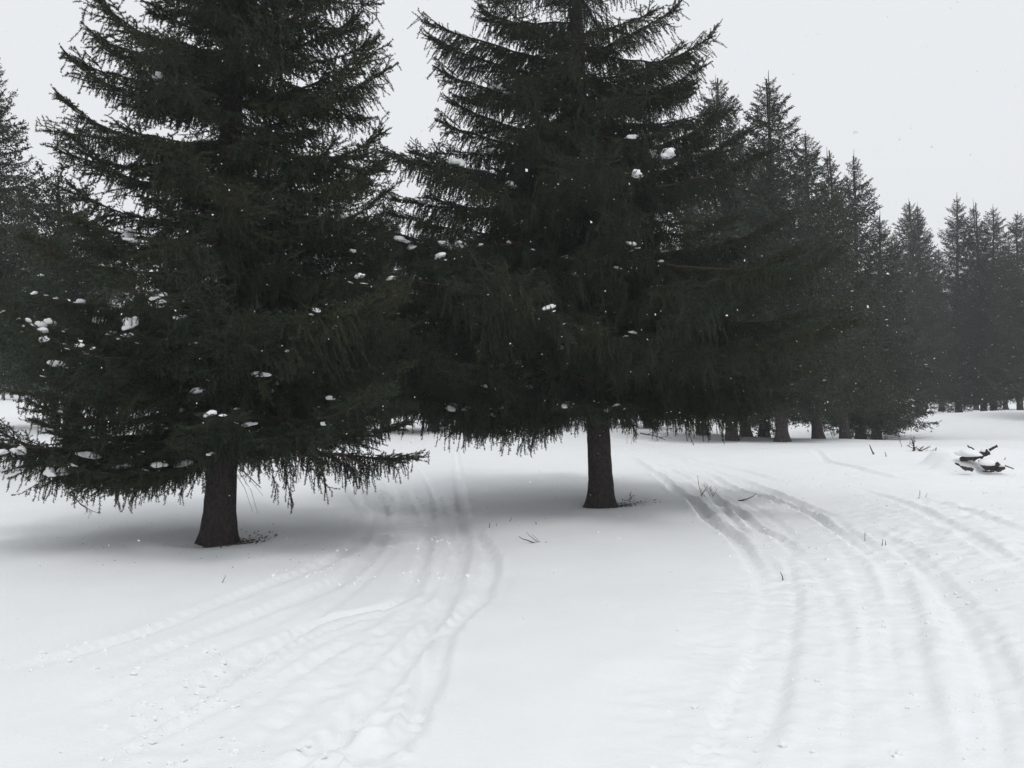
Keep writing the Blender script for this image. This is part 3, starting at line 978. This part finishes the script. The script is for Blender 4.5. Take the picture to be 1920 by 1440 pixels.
LEFT = 'spruces at the left edge'
far_spruce(-24, 22, (-8, 104), 2.3, 'tall grey spruce cut by the left edge of the picture', LEFT, 4)
far_spruce(140, 18, (70, 345), 1.95, 'lower bushy spruce beside the tall one at the left edge', LEFT, 5)
far_spruce(-20, 38, (-12, 410), 2.7, 'hazy spruce showing behind the tall grey one at the left edge', LEFT, 4)
far_spruce(106, 40, (60, 440), 2.8, 'hazy spruce showing between the two left edge trees', LEFT, 4)
far_spruce(190, 36, (176, 440), 2.7, 'hazy spruce showing between the lower left edge tree and the nearest crown', LEFT, 4)
far_spruce(1992, 45, (1984, 350), 2.7, 'snow flecked spruce mostly outside the right edge, nearer than the far slope', FARR, 0)
BEH = 'spruces seen through the two big crowns'
for (u, d, tu, tv, r, lab, v) in [
        (210, 44, 215, 430, 2.6, 'spruce glimpsed behind the left part of the nearest crown', 0),
        (320, 48, 318, 480, 2.6, 'spruce glimpsed behind the trunk of the nearest tree', 1),
        (470, 46, 478, 455, 2.7, 'spruce glimpsed behind the middle right of the nearest crown', 2),
        (585, 43, 580, 430, 2.7, 'spruce glimpsed behind the right edge of the nearest crown', 3),
        (660, 36, 655, 392, 2.6, 'spruce behind the left side of the gap between the two big crowns', 0),
        (722, 37, 716, 378, 2.7, 'spruce filling the gap between the two big crowns', 2),
        (812, 36, 806, 405, 2.7, 'spruce glimpsed behind the left boughs of the leaning tree', 1),
        (945, 41, 938, 440, 2.6, 'spruce glimpsed midway between gap and leaning trunk', 3),
        (1040, 43, 1034, 450, 2.7, 'spruce glimpsed just left of the leaning trunk', 0),
        (1128, 46, 1122, 440, 2.7, 'spruce glimpsed straight behind the leaning trunk', 2),
        (1215, 42, 1200, 330, 2.6, 'spruce glimpsed behind the right boughs of the leaning tree', 1)]:
    far_spruce(u, d, (tu, tv), r, lab, BEH, v)
DIM = 'dim spruces far across the meadow'
for k, (u, d, tv, r, lab) in enumerate([
        (-34, 150, 600, 4.6, 'dim grey spruce far across the meadow, just outside the left edge'),
        (6, 165, 610, 5.0, 'dim grey spruce far across the meadow, first from the left edge'),
        (38, 155, 600, 4.8, 'dim grey spruce far across the meadow, middle one of those under the left boughs'),
        (70, 170, 605, 5.0, 'dim grey spruce far across the meadow, close beside the nearest tree'),
        (104, 158, 598, 4.8, 'dim grey spruce far across the meadow, hidden behind the nearest tree'),
        (22, 190, 606, 6.0, 'faintest grey spruce far across the meadow under the left boughs')]):
    far_spruce(u, d, (u, tv), r, lab, DIM, k % 4)

# ------------------------------------------------------------------ logs, brush, stalks on the snow
def log_mesh(pts, rads, seed, sides=12):
    P = smooth_line(pts, 5)
    rr = np.interp(np.linspace(0, 1, len(P)), np.linspace(0, 1, len(rads)), rads)
    g = np.random.default_rng(seed)
    V, Fc = tubes(P[None], rr[None], sides)
    ctr = np.repeat(P, sides, 0)
    V = ctr + (V - ctr) * (1 + 0.20 * g.normal(size=(len(V), 1)))
    n = len(P)
    V = np.concatenate([V, P[:1], P[-1:]])
    a = np.arange(sides)
    b = np.roll(a, -1)
    e = (n - 1) * sides
    Fc = np.concatenate([Fc, np.stack([b, a, np.full(sides, len(V) - 2)], -1), np.stack([a + e, b + e, np.full(sides, len(V) - 1)], -1)])
    return V, Fc


def fallen(name, label, cat, pieces, mtl, Yd, caps=(), group=None):
    """pieces: [(pixel points, radii in m)] at depth Yd; the first is the log, others are its snags"""
    o0 = at(*pieces[0][0][0][:2], Yd)
    t = empty(name, o0)
    tag(t, label, cat, group)
    for k, (pp, rads) in enumerate(pieces):
        pts = [tuple(at(p[0], p[1], Yd + (p[2] if len(p) > 2 else 0)) - o0) for p in pp]
        V, Fc = log_mesh(pts, rads, 90 + k)
        link('stem' if k == 0 else 'snag', mesh_tris(name, V, Fc, [mtl], smooth=True), t)
    for k, (u, v, w, hgt, dp, dy) in enumerate(caps):
        p = at(u, v, Yd + dy)
        V = lump(300 + k + int(u), (1, 1, 1), 0.16)
        s = w / F * Yd * 0.5
        o = link('snow_cap', mesh_tris('snow_cap', V * np.array([s, dp, hgt / F * Yd]), IF, [M_clump], smooth=True), t)
        o.location = p - o0
    return t


LY = 16.2
fallen('fallen_log', 'dark fallen log with a broken limb pointing up out of the snow bank', 'log',
       [([(1800, 861, .1), (1818, 858), (1838, 853), (1853, 847, -.1)], [0.035, 0.055, 0.062, 0.045]),
        ([(1842, 851), (1856, 843, -.05), (1869, 836, -.15)], [0.03, 0.022, 0.018])], M_log, LY,
       [(1816, 852, 44, 10, 0.22, 0.06), (1846, 846, 16, 5, 0.07, -0.02)])
fallen('fallen_log', 'gnarled root end of a log with a long thin snag, below the broken limb', 'log',
       [([(1836, 864, .1), (1845, 873), (1858, 876), (1872, 869, -.1)], [0.03, 0.055, 0.06, 0.03]),
        ([(1862, 876), (1872, 880, -.05), (1884, 877, -.1)], [0.035, 0.045, 0.015]),
        ([(1870, 871), (1884, 873, -.05), (1900, 879, -.2)], [0.016, 0.012, 0.008])], M_log, LY - 0.2,
       [(1850, 869, 30, 9, 0.14, 0.0), (1876, 874, 18, 5, 0.10, 0.02)])
fallen('fallen_log', 'half buried log under a smooth slab of snow in front of the other logs', 'log',
       [([(1800, 874, .05), (1808, 878), (1815, 879), (1823, 881)], [0.012, 0.034, 0.03, 0.028]),
        ([(1790, 868, .1), (1794, 870), (1799, 873)], [0.008, 0.018, 0.012]),
        ([(1841, 883), (1852, 884), (1864, 883, -.05)], [0.008, 0.014, 0.02])], M_log, LY - 0.30)
fallen('dead_stick', 'short bent stick poking out of the snow above the fallen logs', 'stick', [([(1814, 835), (1816, 838), (1820, 839), (1826, 843)], [0.012, 0.014, 0.012, 0.01])], M_log, 17.5)


def brush(name, label, cat, u, v, Yd, items, mtl, group=None):
    """items: (length m, azimuth, elevation, radius, seed, branch depth, offset x, offset y)"""
    x = (u - CX) / F * Yd
    t = empty(name, (x, Yd, hz(x, Yd) - 0.01))
    tag(t, label, cat, group)
    for (L, az, el, r0, sd, dep, ox, oy) in items:
        V, Fc = bare(L, sd, r0, dep, 0.05, 0.5)
        o = link('stem', mesh_tris('stem', V, Fc, [mtl]), t)
        o.location = (ox, oy, 0)
        o.rotation_euler = (0, -el, az)
    return t


def depth_for(u, v):
    """distance at which the sheet meets this pixel's sight line"""
    yy = 4.0
    while yy < 60:
        if CAMZ - (v - HY) / F * yy <= hz((u - CX) / F * yy, yy): return yy
        yy += 0.05
    return yy


def brush_at(name, label, cat, u, v, items, mtl, group=None):
    return brush(name, label, cat, u, v, depth_for(u, v), items, mtl, group)


brush_at('dead_brush', 'tangle of dead sticks jutting from the snow bank below the end of the row', 'brush', 1722, 846,
         [(0.34, 0.5, 1.0, 0.022, 1, 2, -.14, 0), (0.3, 0.9, 0.75, 0.018, 2, 1, -.1, .03), (0.2, -0.5, 0.9, 0.014, 3, 1, 0, 0), (0.26, 0.1, 0.25, 0.014, 4, 1, 0, -.05), (0.2, 2.6, 0.5, 0.016, 5, 1, .1, 0), (0.26, -0.3, 0.15, 0.014, 6, 1, .1, 0)], M_log)
brush_at('dead_stick', 'dead stick slanting out of the snow left of the stick tangle', 'stick', 1638, 852, [(0.26, 2.6, 1.0, 0.02, 11, 0, 0, 0), (0.1, 0.6, 0.5, 0.012, 12, 0, -.02, 0)], M_dead)
brush_at('dead_stick', 'tiny stick in the snow between two larger dead sticks on the bank', 'stick', 1661, 856, [(0.13, 2.2, 1.1, 0.014, 13, 0, 0, 0)], M_dead)
brush_at('dead_stick', 'lone little peg of wood in the snow right of the fallen logs', 'stick', 1882, 862, [(0.08, 0.8, 0.9, 0.014, 14, 0, 0, 0)], M_log)
brush_at('dead_stick', 'small stick in the snow just right of the stick tangle', 'stick', 1753, 847, [(0.09, 0.8, 0.8, 0.012, 15, 0, 0, 0)], M_log)
brush_at('dry_weeds', 'dry weed stalks between the ruts in front of the fallen twig', 'weeds', 1320, 930,
         [(0.34, 1.7, 1.5, 0.006, 21, 0, -.03, 0), (0.2, 0, 1.45, 0.008, 22, 0, -.04, .03), (0.2, 2.2, 1.3, 0.005, 23, 1, .09, 0), (0.14, .7, 1.0, 0.005, 24, 1, .12, -.05), (0.16, 3, 1.0, 0.005, 25, 1, .15, .04), (0.12, 3, .8, 0.005, 26, 1, 0, -.06)], M_straw)
brush_at('fallen_twig', 'dark fallen twig lying across the churned right trail', 'twig', 1380, 938, [(0.34, -0.10, 0.03, 0.010, 31, 0, 0, 0), (0.16, 0.2, 0.10, 0.006, 32, 0, .06, 0)], M_log)
brush_at('fallen_branch', 'curved dark fallen branch lying on the smooth snow between the trails', 'branch', 1010, 1018,
         [(0.25, 2.95, 0.16, 0.007, 41, 0, 0, 0), (0.21, 2.75, 0.50, 0.004, 42, 0, 0, .03), (0.15, 2.8, 0.66, 0.003, 43, 0, .03, .03), (0.10, 0.05, 0.05, 0.003, 44, 0, 0, 0), (0.17, 3.2, 0.02, 0.005, 45, 0, .01, -.03)], M_log)
for (u, v, it, lab) in [
        (917, 990, [(0.075, 1.2, 1.35, 0.006, 51, 0, 0, 0), (0.055, 1.0, 1.3, 0.005, 52, 0, .09, .06)], 'pair of short dark stalks beside the first trail near the fallen branch'),
        (955, 978, [(0.075, 0.7, 0.9, 0.006, 53, 0, 0, 0)], 'single reddish stalk leaning in the shade edge above the fallen branch'),
        (1005, 984, [(0.05, 1.2, 1.4, 0.006, 54, 0, 0, 0)], 'single upright stub of stalk straight above the fallen branch'),
        (417, 1092, [(0.085, 1.4, 1.5, 0.004, 55, 0, 0, 0)], 'thin stalk in the open snow below the nearest trunk'),
        (1467, 1088, [(0.09, 1.3, 1.4, 0.006, 56, 0, 0, 0)], 'straight stalk standing on the edge of the wide near rut'),
        (1621, 1014, [(0.09, 1.2, 1.45, 0.004, 57, 1, 0, 0)], 'forked stalk in the middle of the right trail'),
        (1653, 1024, [(0.09, 1.2, 1.4, 0.005, 58, 0, 0, 0), (0.07, 1.2, 1.4, 0.005, 59, 0, .05, .02)], 'pair of faint stalks right of the forked stalk'),
        (1722, 935, [(0.14, 1.2, 1.4, 0.006, 60, 0, 0, 0), (0.1, 2.0, 1.4, 0.005, 61, 0, .1, .02)], 'faint stalks in the churned snow in front of the fallen logs'),
        (1178, 938, [(0.12, 1.0, 1.2, 0.006, 62, 1, 0, 0), (0.15, 0.5, 1.1, 0.006, 63, 1, .02, .03), (0.1, 2, 1.2, 0.005, 64, 1, .05, 0)], 'small weeds growing at the foot of the leaning trunk'),
        (1176, 832, [(0.5, 1.0, 1.45, 0.008, 65, 1, 0, 0), (0.6, 1.0, 1.5, 0.008, 66, 1, .15, .1), (0.45, 2, 1.4, 0.008, 67, 1, .3, .1)], 'tall thin weeds behind the leaning trunk under its boughs'),
        (1690, 838, [(0.3, 1.0, 1.2, 0.008, 68, 1, 0, 0), (0.25, 2.0, 1.2, 0.008, 69, 1, .2, 0)], 'faint weeds left of the stick tangle under the last tree of the row')]:
    brush_at('dry_stalk', lab, 'stalk', u, v, it, M_straw if 'weeds' in lab else M_dead, 'dry stalks poking through the snow')
brush_at('fallen_branch', 'dead forked branch on the snow beyond the low snowy bough at the left edge', 'branch', 12, 812, [(0.5, 0.3, 0.4, 0.014, 71, 2, -.3, 0)], M_log)
brush_at('dead_brush', 'small dark bush stub in the snow above the forked branch at the left edge', 'brush', 42, 788, [(0.3, 0.2, 0.3, 0.03, 73, 2, 0, 0), (0.25, 2.8, 0.3, 0.03, 74, 2, 0, 0)], M_log)

# bark flakes, needles and cone scales shed under the two big trees
g = np.random.default_rng(5)
Vs, n = [], 0
for (tx, ty), rad, cnt in ((TREE_L, 2.0, 620), (TREE_R, 2.4, 560)):
    for k in range(cnt):
        rr, a = rad * g.random() ** 0.8, g.random() * 2 * PI
        if k % 3: rr, a = 0.20 + 0.20 * abs(g.normal()), g.normal() * 0.75 - 0.1
        x, yv = tx + rr * math.cos(a), ty + rr * math.sin(a)
        s = g.uniform(0.005, 0.017) if k % 3 else g.uniform(0.002, 0.008)
        d = unit(g.normal(size=3) * np.array([1, 1, 0.3])) * s * 1.4
        e = unit(np.cross(d, g.normal(size=3))) * s * 0.5
        c = np.array([x, yv, hz(x, yv) + 0.004 + s * 0.25])
        Vs += [c - d, c + e, c + d, c - e]
Fc = np.arange(len(Vs)).reshape(-1, 4)
o = link('bark_litter', mesh_tris('bark_litter', np.array(Vs), Fc, [M_dead]))
tag(o, 'dark bark flakes and needles strewn on the snow under the two big trees', 'litter', kind='stuff')

# crumbs of crusted snow thrown up beside the ruts
g = np.random.default_rng(21)
Vs, Fs, n = [], [], 0
for L, w, depth in RUTS:
    ln = np.hypot(*np.diff(L, axis=0).T).sum()
    for _ in range(int(ln * 8)):
        f = g.random() * (len(L) - 1)
        k = int(f)
        p = L[k] + (L[min(k + 1, len(L) - 1)] - L[k]) * (f - k)
        d = L[min(k + 1, len(L) - 1)] - L[k]
        nrm = np.array([-d[1], d[0]]) / (np.hypot(*d) + 1e-9)
        p = p + nrm * g.choice((-1, 1)) * w * (0.9 + 1.1 * abs(g.normal()))
        if vnoise(p[:1] * 1.1, p[1:] * 1.1, 91)[0] < 0.05 or p[1] < 3.6: continue
        s = 0.004 + 0.014 * g.random() ** 3
        Vs.append(IV2 * (1 + 0.3 * g.normal(size=(len(IV2), 1))) * s * np.array([1.2, 1.0, 0.8]) + (p[0], p[1], hz(p[0], p[1]) + 0.3 * s))
        Fs.append(IF2 + n)
        n += len(IV2)
for _ in range(2600):
    x, yv = g.uniform(1.2, 9.5), g.uniform(3.8, 16)
    c = abs(x - (2.2 + 0.28 * yv)) < 1.5 + 0.12 * yv
    if not c or vnoise(np.array([x * 0.9]), np.array([yv * 0.7]), 93)[0] < 0: continue
    s = 0.004 + 0.012 * g.random() ** 3
    Vs.append(IV2 * (1 + 0.3 * g.normal(size=(len(IV2), 1))) * s * np.array([1.2, 1.0, 0.8]) + (x, yv, hz(x, yv) + 0.3 * s))
    Fs.append(IF2 + n)
    n += len(IV2)
o = link('snow_crumbs', mesh_tris('snow_crumbs', np.concatenate(Vs), np.concatenate(Fs), [M_snow], smooth=False))
tag(o, 'crumbs of crusted snow thrown up beside the ruts of both trails', 'snow crumbs', kind='stuff')

# falling snow: small flakes hanging in the air all over the meadow
g = np.random.default_rng(9)
NF = 60000
px = g.uniform(-22, 26, NF * 2)
py = g.uniform(-4, 44, NF * 2)
pz = g.uniform(0.15, 11, NF * 2)
keep = (np.hypot(np.hypot(px, py), pz - CAMZ) > 2.6) & (pz > 0.2)
C = np.stack([px, py, pz], -1)[keep][:NF]
oc = np.array([(1, 1, 1), (-1, -1, 1), (-1, 1, -1), (1, -1, -1)], float) * 0.75
of = np.array([(0, 2, 1), (0, 1, 3), (0, 3, 2), (1, 2, 3)])
sc = g.uniform(0.0022, 0.0050, (len(C), 1, 1)) * g.uniform(0.5, 1.35, (len(C), 4, 1))
q = unit(g.normal(size=(len(C), 1, 3)))
V = oc[None] * sc
V = V + 0.6 * q * (V * q).sum(-1, keepdims=True)
V = V + C[:, None, :]
Fc = (of[None] + 4 * np.arange(len(C))[:, None, None]).reshape(-1, 3)
o = link('snowfall', mesh_tris('snowfall', V.reshape(-1, 3), Fc, [M_clump]))
tag(o, 'small snowflakes drifting down all over the meadow', 'snowfall', kind='stuff')

# thin winter haze: one closed box round camera and scene, sky outside
zlo = float(H.min()) - 1.0
ztop = 15.5
bx0, bx1, by0, by1 = xs[0] - 4, xs[-1] + 4, ys[0] - 4, ys[-1] + 4
V = np.array([(x, yv, z) for z in (zlo, ztop) for yv in (by0, by1) for x in (bx0, bx1)])
Q = np.array([(0, 2, 3, 1), (4, 5, 7, 6), (0, 1, 5, 4), (2, 6, 7, 3), (0, 4, 6, 2), (1, 3, 7, 5)])
m = bpy.data.materials.new('haze')
m.use_nodes = True
nt = m.node_tree
for nd in list(nt.nodes):
    if nd.type != 'OUTPUT_MATERIAL': nt.nodes.remove(nd)
pv = nt.nodes.new('ShaderNodeVolumePrincipled')
pv.inputs['Color'].default_value = (0.93, 0.95, 0.97, 1)
pv.inputs['Density'].default_value = 0.0019
nt.links.new(pv.outputs[0], nt.nodes['Material Output'].inputs['Volume'])
o = link('haze', mesh_tris('haze', V, Q, [m]))
tag(o, 'thin pale winter haze', 'haze', kind='stuff')
